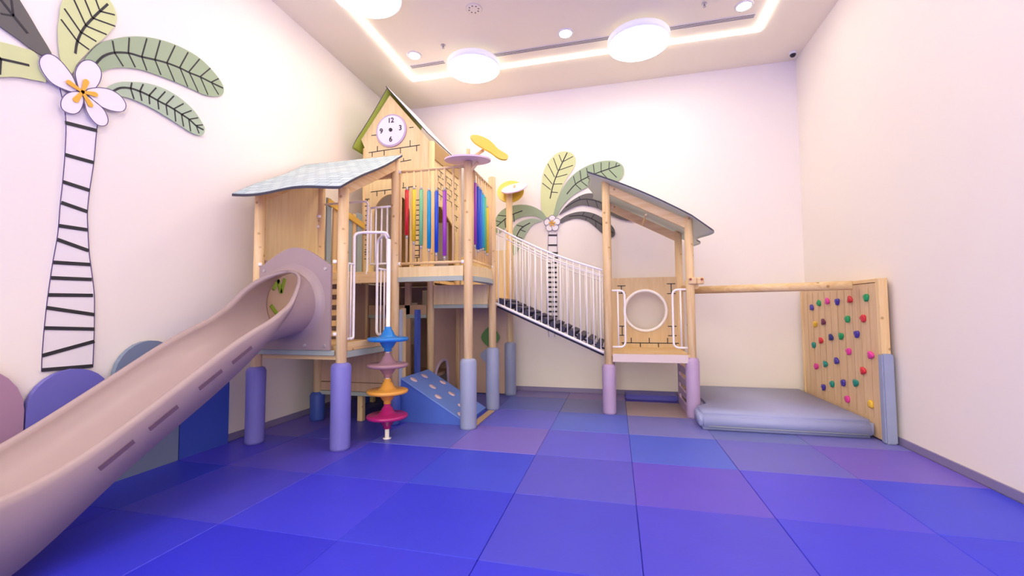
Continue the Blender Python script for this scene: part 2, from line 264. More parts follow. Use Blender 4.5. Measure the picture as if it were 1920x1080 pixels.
HOLDS=[(0.984,1.571,'purple'),(0.737,1.64,'green'),(0.47,1.661,'pink'),(0.183,1.655,'purple'),(-0.148,1.671,'red'),(-0.522,1.691,'green'),(0.891,1.324,'yellow'),(0.618,1.358,'maroon'),(-0.066,1.419,'green'),(-0.437,1.435,'red'),(0.969,0.996,'teal'),(0.724,1.078,'red'),(0.408,1.143,'navy'),(0.121,1.184,'green'),(-0.274,1.233,'purple'),(-0.057,0.993,'pink'),(-0.561,0.992,'pink'),(0.913,0.674,'pink'),(0.612,0.744,'teal'),(0.274,0.825,'purple'),(-0.38,0.78,'red'),(0.703,0.393,'purple'),(0.434,0.485,'teal'),(0.121,0.553,'purple'),(-0.194,0.603,'teal'),(0.034,0.352,'pink'),(-0.51,0.398,'yellow')]
# ================================================================ THE ROOM
XL, XR, YB, YF, ZC = -4.72, 3.0, 1.60, -9.2, 5.9
M_UNDER = mat('blue_vinyl_floor', '4a50d2', .5)
tag(MB().box((XL-.1, YF, -.12), (XR+.1, YB+.1, -.02), M_UNDER, 0).build('floor'), kind='structure')
tag(MB().box((XL-.12, YF, -.12), (XL, YB+.12, ZC+.1), M_WALL, 0).build('wall_left'), kind='structure')
tag(MB().box((XR, YF, -.12), (XR+.12, YB+.12, ZC+.1), M_WALL, 0).build('wall_right'), kind='structure')
tag(MB().box((XL, YB, -.12), (XR, YB+.12, ZC+.1), M_WALL, 0).build('wall_back'), kind='structure')
tag(MB().box((XL, YF, ZC), (XR, YB, ZC+.1), M_CEIL, 0).build('ceiling'), kind='structure')
tag(MB().box((XL, YF, 0), (XL+.018, YB, .085), M_BASE, .003).build('baseboard_left'), kind='structure')
tag(MB().box((XR-.018, YF, 0), (XR, YB, .085), M_BASE, .003).build('baseboard_right'), kind='structure')
tag(MB().box((XL+.02, YB-.018, 0), (XR-.02, YB, .085), M_BASE, .003).build('baseboard_back'), kind='structure')
# ---------------------------------------------------------------- foam floor mats, one object each
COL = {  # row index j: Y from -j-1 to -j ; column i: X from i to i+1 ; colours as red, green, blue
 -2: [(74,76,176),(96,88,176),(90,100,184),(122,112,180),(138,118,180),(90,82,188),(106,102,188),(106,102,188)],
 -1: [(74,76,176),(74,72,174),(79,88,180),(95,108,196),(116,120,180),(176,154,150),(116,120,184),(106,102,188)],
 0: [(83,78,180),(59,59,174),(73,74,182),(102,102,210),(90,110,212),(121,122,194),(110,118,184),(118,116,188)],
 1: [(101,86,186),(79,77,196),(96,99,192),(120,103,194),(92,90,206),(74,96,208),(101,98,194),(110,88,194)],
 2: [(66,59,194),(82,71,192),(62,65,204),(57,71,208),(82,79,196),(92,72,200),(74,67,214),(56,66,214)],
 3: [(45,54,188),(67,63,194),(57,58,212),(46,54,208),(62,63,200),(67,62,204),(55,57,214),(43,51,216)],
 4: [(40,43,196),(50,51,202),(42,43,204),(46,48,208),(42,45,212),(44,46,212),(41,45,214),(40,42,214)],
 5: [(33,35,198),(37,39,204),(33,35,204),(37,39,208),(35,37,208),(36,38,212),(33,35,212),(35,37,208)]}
CN = lambda c: (lambda r, g, b: 'tan' if r > b else 'mauve' if r > g+14 and r > .62*b else 'grey-blue' if b < 200 and abs(r-g) < 14 and r > 95 else 'violet-blue' if r > g+5 else 'bright blue')(*c)
ORD = ['first', 'second', 'third', 'fourth', 'fifth', 'sixth', 'seventh', 'eighth']
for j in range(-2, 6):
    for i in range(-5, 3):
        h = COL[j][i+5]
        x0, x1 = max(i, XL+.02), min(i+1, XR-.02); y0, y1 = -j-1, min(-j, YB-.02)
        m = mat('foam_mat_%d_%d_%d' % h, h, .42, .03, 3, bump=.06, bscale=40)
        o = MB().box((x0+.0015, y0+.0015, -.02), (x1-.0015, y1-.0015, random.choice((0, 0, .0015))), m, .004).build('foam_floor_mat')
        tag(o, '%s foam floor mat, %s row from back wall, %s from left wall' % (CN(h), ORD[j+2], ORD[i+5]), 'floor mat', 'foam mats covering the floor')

# ================================================================ CEILING FITTINGS
M_PEND = emis('pendant_diffuser', (1, .89, .74), E_PENDANT); M_STRIP = emis('led_strip', (1, .93, .82), E_STRIP); M_DOWN = emis('downlight_glow', (1, .93, .84), E_DOWN)
M_SHADE = emis('opal_lamp_shade', (1, .95, .88), .2)
M_CASE = mat('white_lamp_casing', 'f7f2ec', .5)
def pendant(x, y, r, label, z=5.66):
    t = thing('ceiling_light', (x, y, z), label, 'lamp', 'round ceiling lights')
    MB().lathe([(r-.02, .012), (r, .012), (r, .11), (r-.01, .12), (0, .12)], (x, y, z), M_SHADE, 48).build('lamp_housing', t)
    MB().lathe([(0, 0), (r-.03, 0), (r-.012, .012), (r-.02, .012), (0, .012)], (x, y, z), M_PEND, 48).build('diffuser', t)
    MB().lathe([(.02, 0), (.02, ZC-z-.12)], (x, y, z+.12), M_CASE, 10).build('stem', t)
pendant(-2.42, .11, .45, 'round white ceiling light above the clock house roof')
pendant(.285, .09, .47, 'round white ceiling light nearest the right wall, on the LED line')
pendant(-3.22, -1.86, .45, 'round white ceiling light cut off by the top edge, left')
for x, y, w in [(-.9, -2.6, 'right'), (1.2, -3.4, 'further right'), (-3.0, -4.6, 'left')]:
    pendant(x, y, .47, 'round white ceiling light overhead towards the room front, '+w)
t = MB()
zz = ZC-.004
for a, b in [((-3.77, -7.0), (-3.71, .55)), ((-3.71, .49), (2.07, .55)), ((2.07, -7.0), (2.13, .55))]:
    t.box((a[0], a[1], zz-.02), (b[0], b[1], zz), M_STRIP, 0)
tag(t.build('led_strip_light'), 'glowing LED line set as a rectangle in the ceiling', 'strip light')
for x, y, l in [(-3.38, -.18, 'recessed downlight near the left LED corner'), (-.82, -.13, 'recessed downlight in the middle, between the two round lights'), (1.73, -.11, 'recessed downlight at the top edge near the right LED corner')]:
    t = thing('recessed_downlight', (x, y, ZC-.02), l, 'downlight', 'recessed ceiling downlights')
    MB().lathe([(.095, 0), (.12, 0), (.125, .015), (.095, .015)], (x, y, ZC-.018), M_CASE, caps=False).build('trim_ring', t)
    MB().lathe([(0, .001), (.095, .001), (.095, .012), (0, .012)], (x, y, ZC-.018), M_DOWN).build('lens', t)
M_VENT = mat('vent_dark_slot', '7d746c', .7)
for x0, x1, y0, y1, l in [(-3.6, -2.95, .12, .14, 'short slot air vent at the left end of the ceiling'), (-2.14, 1.95, .15, .23, 'long slot air vent running between the round lights')]:
    t = thing('slot_air_vent', (x0, y0, ZC-.01), l, 'air vent')
    MB().box((x0, y0-.045, ZC-.008), (x1, y0+.055, ZC-.001), M_CASE, .001).build('frame', t)
    for k in (-.025, .005, .035):
        MB().box((x0+.01, y0+k-.006, ZC-.011), (x1-.01, y0+k+.006, ZC-.007), M_VENT, 0).build('slot', t)
for x, y, l in [(-2.8, -.31, 'small sprinkler head near the left downlight'), (1.17, -.29, 'small sprinkler head by the top edge on the right')]:
    t = thing('fire_sprinkler', (x, y, ZC-.06), l, 'sprinkler', 'ceiling sprinklers')
    MB().lathe([(.035, 0), (.035, .008)], (x, y, ZC-.01), M_STEEL).build('rosette', t)
    MB().lathe([(.004, -.05), (.022, -.05), (.022, -.046), (.007, -.044), (.009, -.01)], (x, y, ZC), M_STEEL, 12).build('nozzle', t)
t = thing('ceiling_speaker', (-2.04, -.99, ZC-.01), 'faint white round perforated fitting flush in the ceiling', 'ceiling speaker')
MB().lathe([(0, 0), (.1, 0), (.12, .008)], (-2.04, -.99, ZC-.01), M_CEIL, 28).build('grille', t)
for k in range(8):
    a = k*math.pi/4; MB().lathe([(.012, 0), (.012, .003)], (-2.04+.07*math.cos(a), -.99+.07*math.sin(a), ZC-.012), M_VENT, 8).build('perforation', t)
t = thing('security_camera', (2.86, 1.32, ZC-.1), 'small black dome security camera in the right corner of the ceiling', 'camera')
MB().lathe([(.05, .06), (.055, .09), (.055, .1)], (2.86, 1.32, ZC-.1), M_CASE, 20).build('mount', t)
MB().lathe([(.0, .01), (.03, .02), (.045, .045), (.045, .062)], (2.86, 1.32, ZC-.1), mat('black_glass', '15131a', .15), 20).build('dome', t)

# ================================================================ WALL ART
PALC = {'dark': mat('leaf_charcoal', '625f58', .5), 'lime': mat('leaf_lime', 'd3da9a', .5), 'green': mat('leaf_green', '9db08a', .5), 'sage': mat('leaf_sage', 'adc0a0', .5)}
M_PETAL = mat('petal_white', 'f2ebe8', .5); M_OR = mat('stamen_orange', 'f2b338', .5); M_RIM = mat('purple_grey_outline', '5c4e74', .5)
def palm(D, fr, side, label, petal_pts, vein_w, out_w, trunk_col):
    """D traced in wall coordinates; fr: plane frame whose normal*side points into the room"""
    O, U, V = [Vector(v) for v in fr]; N = U.cross(V)*side
    P3 = lambda q, d: O+U*q[0]+V*q[1]+N*d
    F = lambda d: (O+N*d, U, V)
    t = thing('wall_palm', P3((D['centre'][0], D['trunk'][0][-1][1]), 0), label, 'wall decoration')
    L, R = D['trunk']
    tr = MB().plate([smooth_loop(L, 4, False)+smooth_loop(R, 4, False)[::-1]], .012, M_PETAL, F(.008)).build('trunk', t)
    for side_ in (L, R):
        ol = MB()
        pts = smooth_loop(side_, 4, False)
        for a, b in zip(pts[:-1], pts[1:]): bar2(ol, a, b, out_w, M_RIM, F(.0155), 0, .004)
        ol.build('outline', tr)
    for a, b in D['rings']:
        bar2(MB(), a, b, vein_w*1.7, M_BLACK, F(.0165), 0, .005).build('trunk_ring', tr)
    for n, (c, out, mid, veins) in enumerate(D['leaves']):
        lf = MB().plate([smooth_loop(out, 4)], .01, PALC[c], F(.012+.0035*(n % 3))).build('leaf', t)
        vb = MB(); d = .012+.0035*(n % 3)+.0062
        pts = smooth_loop(mid, 4, False)
        for a, b in zip(pts[:-1], pts[1:]): bar2(vb, a, b, vein_w, M_BLACK, F(d), 0, .003)
        for a, b in veins: bar2(vb, a, b, vein_w*.7, M_BLACK, F(d), 0, .003)
        vb.build('leaf_veins', lf)
    c = Vector(D['centre'])
    fl = MB().lathe([(.02, 0), (.02, .01)], P3(c, .03), M_OR, 12).build('flower', t)
    for k, q in enumerate(petal_pts):
        pts = smooth_loop(q, 5); dd = .03+.002*k
        pe = MB().plate([pts], .012, M_PETAL, F(dd))
        for a, b in zip(pts, pts[1:]+pts[:1]): bar2(pe, a, b, out_w, M_RIM, F(dd+.0065), 0, .003)
        pe.build('petal', fl)
    if D['stam']: ends = [Vector(s) for s in D['stam']]; w = .042
    else: ends = [c+Vector((math.cos(a), math.sin(a)))*.055 for a in [1.57+k*1.2566 for k in range(5)]]; w = .03
    for e in ends:
        d = (e-c).normalized(); n = Vector((-d.y, d.x))*w/2
        pts = [c-n*.5]+[e+(-n*math.cos(a)+d*math.sin(a)*w/2) for a in [math.pi*k/6 for k in range(7)]]+[c+n*.5]
        MB().plate([[tuple(p) for p in pts]], .008, M_OR, F(.048)).build('stamen', fl)
palm(LEFT_PALM, ((XL, 0, 0), (0, 1, 0), (0, 0, 1)), 1, 'large palm tree cut-out with big white flower on the left wall', LEFT_PALM['petals'], .018, .006, None)
bc = BACK_PALM['centre']; bp = []
for k in range(5):
    a = 1.57+k*1.2566; d = Vector((math.cos(a), math.sin(a))); n = Vector((-d.y, d.x)); c0 = Vector(bc)
    bp.append([tuple(c0+d*u+n*v) for u, v in [(.02, -.02), (.07, -.06), (.13, -.06), (.165, 0), (.13, .06), (.07, .06), (.02, .02)]])
palm(BACK_PALM, ((0, YB, 0), (1, 0, 0), (0, 0, 1)), 1, 'smaller palm tree cut-out on the back wall behind the bridge', bp, .02, .008, None)
def wall_pad(y0, y1, z1, rr, h, label, d=.05):
    m = mat('wall_pad_'+h, h, .5, .03, 3)
    w = y1-y0; n = 14; pts = [(y0, .0), (y1, .0)]
    ry = w/2-.002
    for k in range(n+1):
        a = math.pi*k/n; pts.append(((y0+y1)/2+ry*math.cos(a), z1-rr+rr*math.sin(a)))
    mb = MB().plate([pts], d, m, YZ(XL+.02+d/2))
    tag(mb.build('wall_pad'), label, 'wall pad', 'arched wall pads along the left wall')
wall_pad(-5.15, -4.235, 1.22, .42, 'b18aa0', 'dusty pink arched wall pad at the left edge')
wall_pad(-4.225, -3.64, 1.08, .30, '7470be', 'violet arched wall pad under the big palm trunk')
wall_pad(-3.63, -3.0, 1.28, .34, '7f8ca0', 'grey-green arched wall pad behind the slide')
wall_pad(-2.99, -2.40, 1.0, .3, '3a54b4', 'deep blue arched wall pad below the slide, nearest the play platform')

# ================================================================ PLAY STRUCTURE
PG = 'padded timber posts'
def post(parent, x, y, top, pad=None, padtop=.9, z0=0, padr=.105, r=.06, caps=True):
    p = MB().lathe([(r, z0), (r, top-.01), (r-.012, top)], (x, y, 0), M_PINE, 20).build('post', parent)
    if pad:
        h = padtop
        MB().lathe([(r+.001, z0+.0), (padr-.005, z0+.0), (padr, z0+.03), (padr, h*.5), (padr+.003, h-.05), (padr-.01, h-.015), (padr-.035, h), (r+.001, h+.004)], (x, y, 0), pad, 24).build('post_pad', p)
    return p
def bricks(mb, rows, m=M_BLACK, fr=None, off=0, w=.014):
    for a, b in rows: bar2(mb, a, b, w, m, fr, off)
def isym(x, z, s=.06, h=.13): return [((x-s, z), (x+s, z)), ((x-s, z-h), (x+s, z-h)), ((x, z), (x, z-h))]
# ---- slide platform (module A)
PA = thing('slide_platform', (-3.77, -1.77, 0), 'timber play platform with wavy pale roof that the taupe slide starts from', 'play platform')
post(PA, -4.35, -2.32, 3.0, M_LAV, .90); post(PA, -3.2, -2.3, 3.0, M_LAV, .97, padr=.11)
post(PA, -4.35, -1.22, 3.6, M_BLUEPAD, .40, padr=.1); post(PA, -3.14, -1.2, 3.72, M_BLUEPAD, .40, padr=.09)
dk = MB().box((-4.33, -2.28, 1.11), (-3.2, -1.2, 1.16), M_PINEX).build('deck', PA)
MB().box((-4.31, -2.36, 1.055), (-3.26, -2.33, 1.115), M_GREY).box((-3.2, -2.25, 1.02), (-3.17, -1.26, 1.10), M_GREY).build('deck_edge', dk)
MB().box((-3.2, -2.24, 1.10), (-3.165, -1.27, 1.2), M_PINEY).box((-4.28, -2.30, 1.0), (-3.26, -2.26, 1.11), M_PINEX).build('deck_frame', dk)
MB().plate([[(-2.26, 1.16), (-1.28, 1.16), (-1.28, 3.6), (-2.26, 3.04)]], .03, M_PANEL, YZ(-4.36)).build('side_wall', PA)
# low skirt under the back of the deck
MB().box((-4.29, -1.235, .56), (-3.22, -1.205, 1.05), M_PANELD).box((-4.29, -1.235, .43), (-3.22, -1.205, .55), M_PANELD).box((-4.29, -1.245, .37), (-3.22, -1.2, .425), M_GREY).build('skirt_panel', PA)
MB().box((-3.74, -1.16, 0), (-3.66, -1.08, .4), M_PINE).build('support_leg', PA)
# roof: a wavy sheet, low at the front and high at the back
def sheet(name, parent, S, mtop, medge, nx=40, ny=30, th=.03, tiles=None):
    """S(u,v)->Vector ; closed thin solid with its own edge material"""
    mb = MB(); vt = []; vb = []
    for i in range(nx+1):
        for j in range(ny+1):
            p = S(i/nx, j/ny); vt.append(p+Vector((0, 0, th/2))); vb.append(p-Vector((0, 0, th/2)))
    I = lambda i, j: i*(ny+1)+j; K = len(vt)
    ft = [(I(i, j), I(i+1, j), I(i+1, j+1), I(i, j+1)) for i in range(nx) for j in range(ny)]
    fb = [tuple(K+k for k in f[::-1]) for f in ft]
    fe = []
    for i in range(nx): fe += [(I(i, 0), I(i+1, 0), K+I(i+1, 0), K+I(i, 0)), (I(i+1, ny), I(i, ny), K+I(i, ny), K+I(i+1, ny))]
    for j in range(ny): fe += [(I(0, j+1), I(0, j), K+I(0, j), K+I(0, j+1)), (I(nx, j), I(nx, j+1), K+I(nx, j+1), K+I(nx, j))]
    mb.add(vt+vb, ft, mtop, True); o = len(mb.v)-2*K
    k1 = mb._m(tiles or mtop); k2 = mb._m(medge)
    for f in fb: mb.f.append(tuple(i+o for i in f)); mb.mi.append(k1); mb.sm.append(True)
    for f in fe: mb.f.append(tuple(i+o for i in f)); mb.mi.append(k2); mb.sm.append(False)
    return mb.build(name, parent)
def tilemat():
    m = bpy.data.materials.new('roof_shingle_print'); m.use_nodes = True; nt = m.node_tree; b = nt.nodes['Principled BSDF']; L = nt.links.new
    tc = nt.nodes.new('ShaderNodeTexCoord'); bk = nt.nodes.new('ShaderNodeTexBrick')
    L(tc.outputs['Object'], bk.inputs['Vector'])
    bk.inputs['Color1'].default_value = lin('c6d4d4'); bk.inputs['Color2'].default_value = lin('aec1c6'); bk.inputs['Mortar'].default_value = lin('7f949e')
    bk.inputs['Scale'].default_value = 1; bk.inputs['Brick Width'].default_value = .16; bk.inputs['Row Height'].default_value = .1; bk.inputs['Mortar Size'].default_value = .006
    L(bk.outputs[0], b.inputs['Base Color']); b.inputs['Roughness'].default_value = .5; return m
M_TILE = tilemat()
def SA(u, v):
    # u along X left->right, v along Y front->back
    y = -2.62+v*1.42
    xl = -4.46-.2*v; xr = -3.02-.02*v
    x = xl+(xr-xl)*u
    z = 2.925+.83*v+.012*math.sin(v*7)-.022*math.sin(u*7.5)*(1-v)
    return Vector((x, y, z))
rA = sheet('roof', PA, SA, M_TILE, M_EDGE, tiles=M_PANEL)
tag(rA, 'pale shingle-printed wavy roof sheet')
MB().beam((-3.19, -2.34, 2.96), (-3.14, -1.24, 3.62), .05, .13, M_PINEY).beam((-4.35, -2.34, 2.96), (-4.35, -1.24, 3.62), .05, .13, M_PINEY).box((-4.3, -1.24, 3.45), (-3.2, -1.18, 3.6), M_PINEX).build('roof_frame', rA)
# entrance rails with pipes
for ya, yb, zt in [(-2.33, -2.13, 2.49), (-1.62, -1.26, 2.53)]:
    g = MB(); xg = -3.165; r = .017
    if ya < -2:
        g.tube(round_path([(xg, -2.2, 1.24), (xg, -2.13, 1.24), (xg, -2.13, 2.12), (xg, -2.13, 2.49), (xg+.06, -2.04, 2.52), (-2.9, -1.86, 2.54), (-2.885, -1.82, 2.48)], .09), r, M_PIPE)
        g.tube([(xg, -2.26, 2.12), (xg, -2.13, 2.12)], r*.8, M_PIPE); g.tube([(xg, -2.26, 1.24), (xg, -2.2, 1.24)], r*.8, M_PIPE)
        for yy in (-2.25, -2.19): g.tube([(xg, yy, 1.24), (xg, yy, 2.12)], .011, M_PIPE, 8)
    else:
        g.tube(round_path([(xg, -1.45, 1.25), (xg, -1.62, 1.25), (xg, -1.62, 2.5), (-2.95, -1.80, 2.53), (-2.9, -1.82, 2.46)], .1), r, M_PIPE)
        g.tube([(xg, -1.62, 2.12), (xg, -1.26, 2.12)], r*.8, M_PIPE); g.tube([(xg, -1.45, 1.25), (xg, -1.26, 1.25)], r*.8, M_PIPE)
        for yy in (-1.53, -1.44, -1.35): g.tube([(xg, yy, 1.25), (xg, yy, 2.12)], .011, M_PIPE, 8)
    g.build('entrance_rail', PA)
for x, y, z in [(-4.29, -2.36, 2.13), (-3.26, -2.36, 2.13), (-3.26, -2.34, 1.3), (-4.29, -2.36, 1.3), (-4.35, -1.28, 2.8), (-4.33, -1.28, 2.95)]:
    MB().lathe([(.018, -.02), (.024, -.015), (.024, .015), (.018, .02)], (x, y, z), M_PIPE, 12).build('fixing_clamp', PA)
# inner panel with green zigzag, and step ladder up to the upper deck
ip = MB().box((-4.345, -2.24, 1.17), (-4.325, -1.3, 2.2), mat('beige_inner_panel', 'd0b8a6', .5)).build('inner_panel', PA)
M_GREEN = mat('leaf_green_paint', '8fb53a', .5)
zg = MB(); F = YZ(-4.325)
for a, c in [((-2.12, 1.84), (-2.03, 1.97)), ((-2.05, 1.97), (-1.99, 1.80)), ((-1.99, 1.80), (-1.93, 1.99))]: bar2(zg, a, c, .045, M_GREEN, F, .006, .01)
bar2(MB(), (-2.15, 1.64), (-1.98, 1.46), .045, M_GREEN, F, .006, .01).build('stroke_print', ip)['label'] = 'green stroke'
tag(zg.build('zigzag_print', ip), 'green zigzag strokes')
ld = MB(); ld.box((-4.27, -1.28, 1.16), (-4.2, -1.22, 2.05), M_PINE).box((-3.86, -1.28, 1.16), (-3.8, -1.22, 2.05), M_PINE)
for k in range(6): ld.box((-4.21, -1.27, 1.2+k*.15), (-3.85, -1.24, 1.28+k*.15), M_PINEX)
ld.build('ladder', PA)

# ---- spinner pole
CP = thing('climbing_pole', (-2.885, -1.82, 0), 'white pole with four coloured spinning discs in front of the platform entrance', 'spinner pole')
MB().lathe([(.05, 0), (.05, .01), (.026, .012), (.026, 2.44), (.02, 2.46)], (-2.885, -1.82, 0), M_PIPE, 16).build('pole', CP)
for z, h, l in [(1.215, '1f7fd0', 'blue spinning disc'), (.895, 'a98088', 'dusty pink spinning disc'), (.575, 'e8a445', 'orange-yellow spinning disc'), (.275, 'b0226e', 'magenta spinning disc')]:
    pr = [(.03, -.16), (.045, -.155), (.045, -.12), (.06, -.11), (.10, -.045), (.13, -.03), (.225, -.028), (.245, -.018), (.25, 0), (.245, .014), (.225, .022), (.12, .022), (.085, .05), (.055, .11), (.042, .12), (.042, .15), (.03, .155)]
    tag(MB().lathe([(a, b*.98) for a, b in pr], (-2.885, -1.82, z), mat('spin_'+h, h, .25), 36).build('spinner_disc', CP), l)

# ---- slide
SL = thing('slide', (-3.77, -3.9, 0), 'long taupe plastic slide running down to the lower left corner', 'slide')
xc = -3.82
def rim_arch():
    out = [(-4.27, 1.12), (-3.29, 1.12)]
    out += [(-3.29-.98*k/24, 2.09+.22*math.sin(math.pi*k/24)**1.15) for k in range(25)]
    return out
def inter(tab, y):
    for (a, va), (b, vb) in zip(tab[:-1], tab[1:]):
        if b <= y <= a: t = (y-a)/(b-a); return va+(vb-va)*t
    return tab[-1][1]
BED = [(-2.36, 1.29), (-2.6, 1.27), (-2.85, 1.22), (-3.1, 1.16), (-3.45, 1.04), (-4.05, .68), (-4.4, .475), (-4.58, .375), (-4.78, .29), (-4.98, .25), (-5.35, .23)]
RZ = [(-2.36, .365), (-2.7, .365), (-3.1, .31), (-3.45, .275), (-5.35, .27)]
PHI = [(-2.36, 1.0), (-2.45, 1.0)]+[(-2.45-.48*t, math.acos(t-1)/math.pi) for t in (.01, .03, .06, .1, .15, .22, .3, .4, .5, .6, .7, .8, .9, .97)]+[(-2.93, .50), (-5.35, .50)]
SK = [(-2.36, .0), (-2.7, .0), (-2.9, .06), (-3.2, .2), (-3.5, .285), (-4.4, .285), (-4.6, .32), (-4.8, .40), (-5.0, .46), (-5.35, .48)]
ys = [-2.36-.01*k for k in range(0, 60, 2)]+[-2.96-k*.08 for k in range(0, 31)]
inter0 = inter
def inter(tab, y):
    if y > -2.72: return inter0(tab, y)
    w = min(.22, (-2.72-y)*.9); return sum(inter0(tab, y+w*k/4) for k in range(-4, 5))/9
R0 = .365; NS = 30; sec = []
for y in ys:
    b = inter(BED, y); ph = inter(PHI, y)*math.pi; rz = inter(RZ, y); sk = inter(SK, y); fl = min(1, max(0, (-2.36-y)/.25))
    # inner arc is slightly flattened at the bottom further down the chute
    pts = []
    for k in range(NS+1):
        a = -ph+2*ph*k/NS
        x = R0*math.sin(a); z = rz*(1-math.cos(a))
        pts.append(Vector((xc+x, y, b+z)))
    L0, R1 = pts[0], pts[-1]
    e = .035*fl+.012
    dl = Vector((-math.cos(ph-math.pi/2)*0-1, 0, 0))
    # rounded lip
    nl = Vector((math.sin(-ph), 0, -math.cos(ph))); nr = Vector((math.sin(ph), 0, -math.cos(ph)))
    lipL = [L0+nl*e*.5+Vector((0, 0, .012)), L0+nl*e+Vector((0, 0, -.004))]
    lipR = [R1+nr*e*.5+Vector((0, 0, .012)), R1+nr*e+Vector((0, 0, -.004))]
    downL = [lipL[1]+Vector((-.005, 0, -sk*.1)), lipL[1]+Vector((0, 0, -sk-.001))]
    downR = [lipR[1]+Vector((.005, 0, -sk*.1)), lipR[1]+Vector((0, 0, -sk-.001))]
    sec.append(downL[::-1]+lipL[::-1]+pts+lipR+downR)
mb = MB(); n = len(sec[0]); vs = [p for s_ in sec for p in s_]
fs = [(i*n+k, i*n+k+1, (i+1)*n+k+1, (i+1)*n+k) for i in range(len(sec)-1) for k in range(n-1)]
mb.add(vs, fs, M_SLIDE, True)
ch = mb.build('chute', SL)
md = ch.modifiers.new('solid', 'SOLIDIFY'); md.thickness = .014; md.offset = 0
# entry plate with round opening
MB().plate([rim_arch(), circ(xc, 1.29+R0, R0, 44)], .03, M_SLIDE, XZ(-2.375)).build('entry_plate', SL)
Ty = Matrix.Rotation(math.pi/2, 4, 'X')
MB().lathe([(.47-.10*t**.5, .014+.05*t) for t in [k/8 for k in range(9)]], (xc, -2.375, 1.29+R0), M_SLIDE, 44, Ty.to_3x3(), False).build('flared_collar', SL)
for x, z in [(-3.36, 1.17), (-3.62, 1.17), (-3.36, 2.05), (-4.2, 2.05)]:
    MB().tube([(x, -2.40, z), (x, -2.385, z)], .018, M_STEEL, 12).build('bolt', SL)
for yy in (-3.45, -3.75, -4.12, -4.42):
    ph = inter(PHI, yy)*math.pi; b = inter(BED, yy); x = xc+(R0+.047)*math.sin(ph)+.008
    z = b+inter(RZ, yy)*(1-math.cos(ph))-.13; sl = .6
    MB().beam((x+.003, yy+.1, z+.1*sl), (x+.003, yy-.1, z-.1*sl), .008, .035, M_SLIDEL, .002).build('side_slot', SL)
MB().box((xc-.3, -5.3, 0), (xc+.3, -4.9, .2), M_SLIDE, .02).build('foot', SL)

# ---- balcony with coloured roller tubes (module B)
PB = thing('roller_balcony', (-2.6, -.62, 0), 'raised timber balcony with baluster rails and rainbow roller tubes', 'play balcony')
p3 = post(PB, -2.06, -1.18, 3.6, M_GPAD, .92, padr=.11); post(PB, -2.05, -.06, 3.72, M_GPAD, .97)
dk = MB().box((-3.1, -1.18, 2.06), (-2.06, -.06, 2.1), M_PINEX).build('deck', PB)
def bowed(z0, z1, off, th, m, name):
    mb = MB()
    f = [(-3.08+k*.08, -1.235-off-.0*k) for k in range(12)]
    # front edge, gently rounded corner panel on the right side
    pts = [(-3.08, -1.22-off), (-2.12, -1.22-off)]
    mb.plate([[(-3.08, -1.22-off), (-2.12, -1.22-off), (-2.12, -1.18), (-3.08, -1.18)]], z1-z0, m, XY((z0+z1)/2))
    arc = [(-2.03+off+.09*math.sin(math.pi*k/14), -1.12+k*1.0/14) for k in range(15)]
    mb.plate([arc+[(-2.08, -.12), (-2.08, -1.12)]], z1-z0, m, XY((z0+z1)/2))
    return mb.build(name, dk)
bowed(2.03, 2.17, .0, .04, M_PANEL, 'deck_frame'); bowed(1.965, 2.03, .012, .05, M_GREY, 'deck_edge')
def rail(a, b, z, name='rail'):
    MB().tube([Vector(a)+Vector((0, 0, z)), Vector(b)+Vector((0, 0, z))], .02, M_PINEX, 10).build(name, PB)
rail((-3.1, -1.2, 0), (-2.1, -1.2, 0), 3.53, 'top_rail'); rail((-3.1, -1.2, 0), (-2.1, -1.2, 0), 2.22, 'bottom_rail')
rail((-2.05, -1.14, 0), (-2.05, -.1, 0), 3.53, 'top_rail'); rail((-2.05, -1.14, 0), (-2.05, -.1, 0), 2.25, 'bottom_rail')
RC = {'red': 'd8262c', 'yellow': 'f2c81e', 'green': '7cc48c', 'teal': '1c9cc6', 'blue': '1f4fc8', 'purple': 'a244b4', 'cyan': '38c0d8', 'lgreen': '6cd08c', 'violet': '8a3cc0', 'sky': '3f7fe0'}
def baluster(x, y, z0, z1, roller=None):
    b = MB().tube([(x, y, z0), (x, y, z1)], .017, M_PINE, 8).build('baluster', PB)
    if roller:
        c, ra, rb = roller
        tag(MB().lathe([(.012, ra), (.028, ra+.002), (.028, rb-.002), (.012, rb)], (x, y, 0), mat('roller_'+c, RC[c], .3), 16).build('roller_tube', b), {'lgreen': 'light green', 'sky': 'sky blue'}.get(c, c)+' roller tube')
        MB().lathe([(.018, ra-.05), (.018, ra-.001)], (x, y, 0), M_STEEL, 10).lathe([(.018, rb+.001), (.018, rb+.04)], (x, y, 0), M_STEEL, 10).build('collar', b)
bx = [(-3.06, None), (-2.965, ('red', 2.62, 3.26)), (-2.855, ('yellow', 2.53, 3.26)), (-2.745, ('green', 2.47, 3.25)), (-2.625, ('teal', 2.42, 3.22)), (-2.515, ('blue', 2.36, 3.21)), (-2.395, ('purple', 2.31, 3.21)), (-2.27, None), (-2.17, None)]
for x, rr in bx: baluster(x, -1.2, 2.22, 3.53, rr)
by = [(-1.02, None), (-.935, ('purple', 2.49, 3.37)), (-.80, ('blue', 2.44, 3.35)), (-.68, ('sky', 2.47, 3.34)), (-.56, ('cyan', 2.5, 3.3)), (-.46, ('lgreen', 2.47, 3.28)), (-.34, ('yellow', 2.45, 3.15)), (-.27, None), (-.2, None), (-.14, None)]
for y, rr in by: baluster(-2.05, y, 2.25, 3.53, rr)
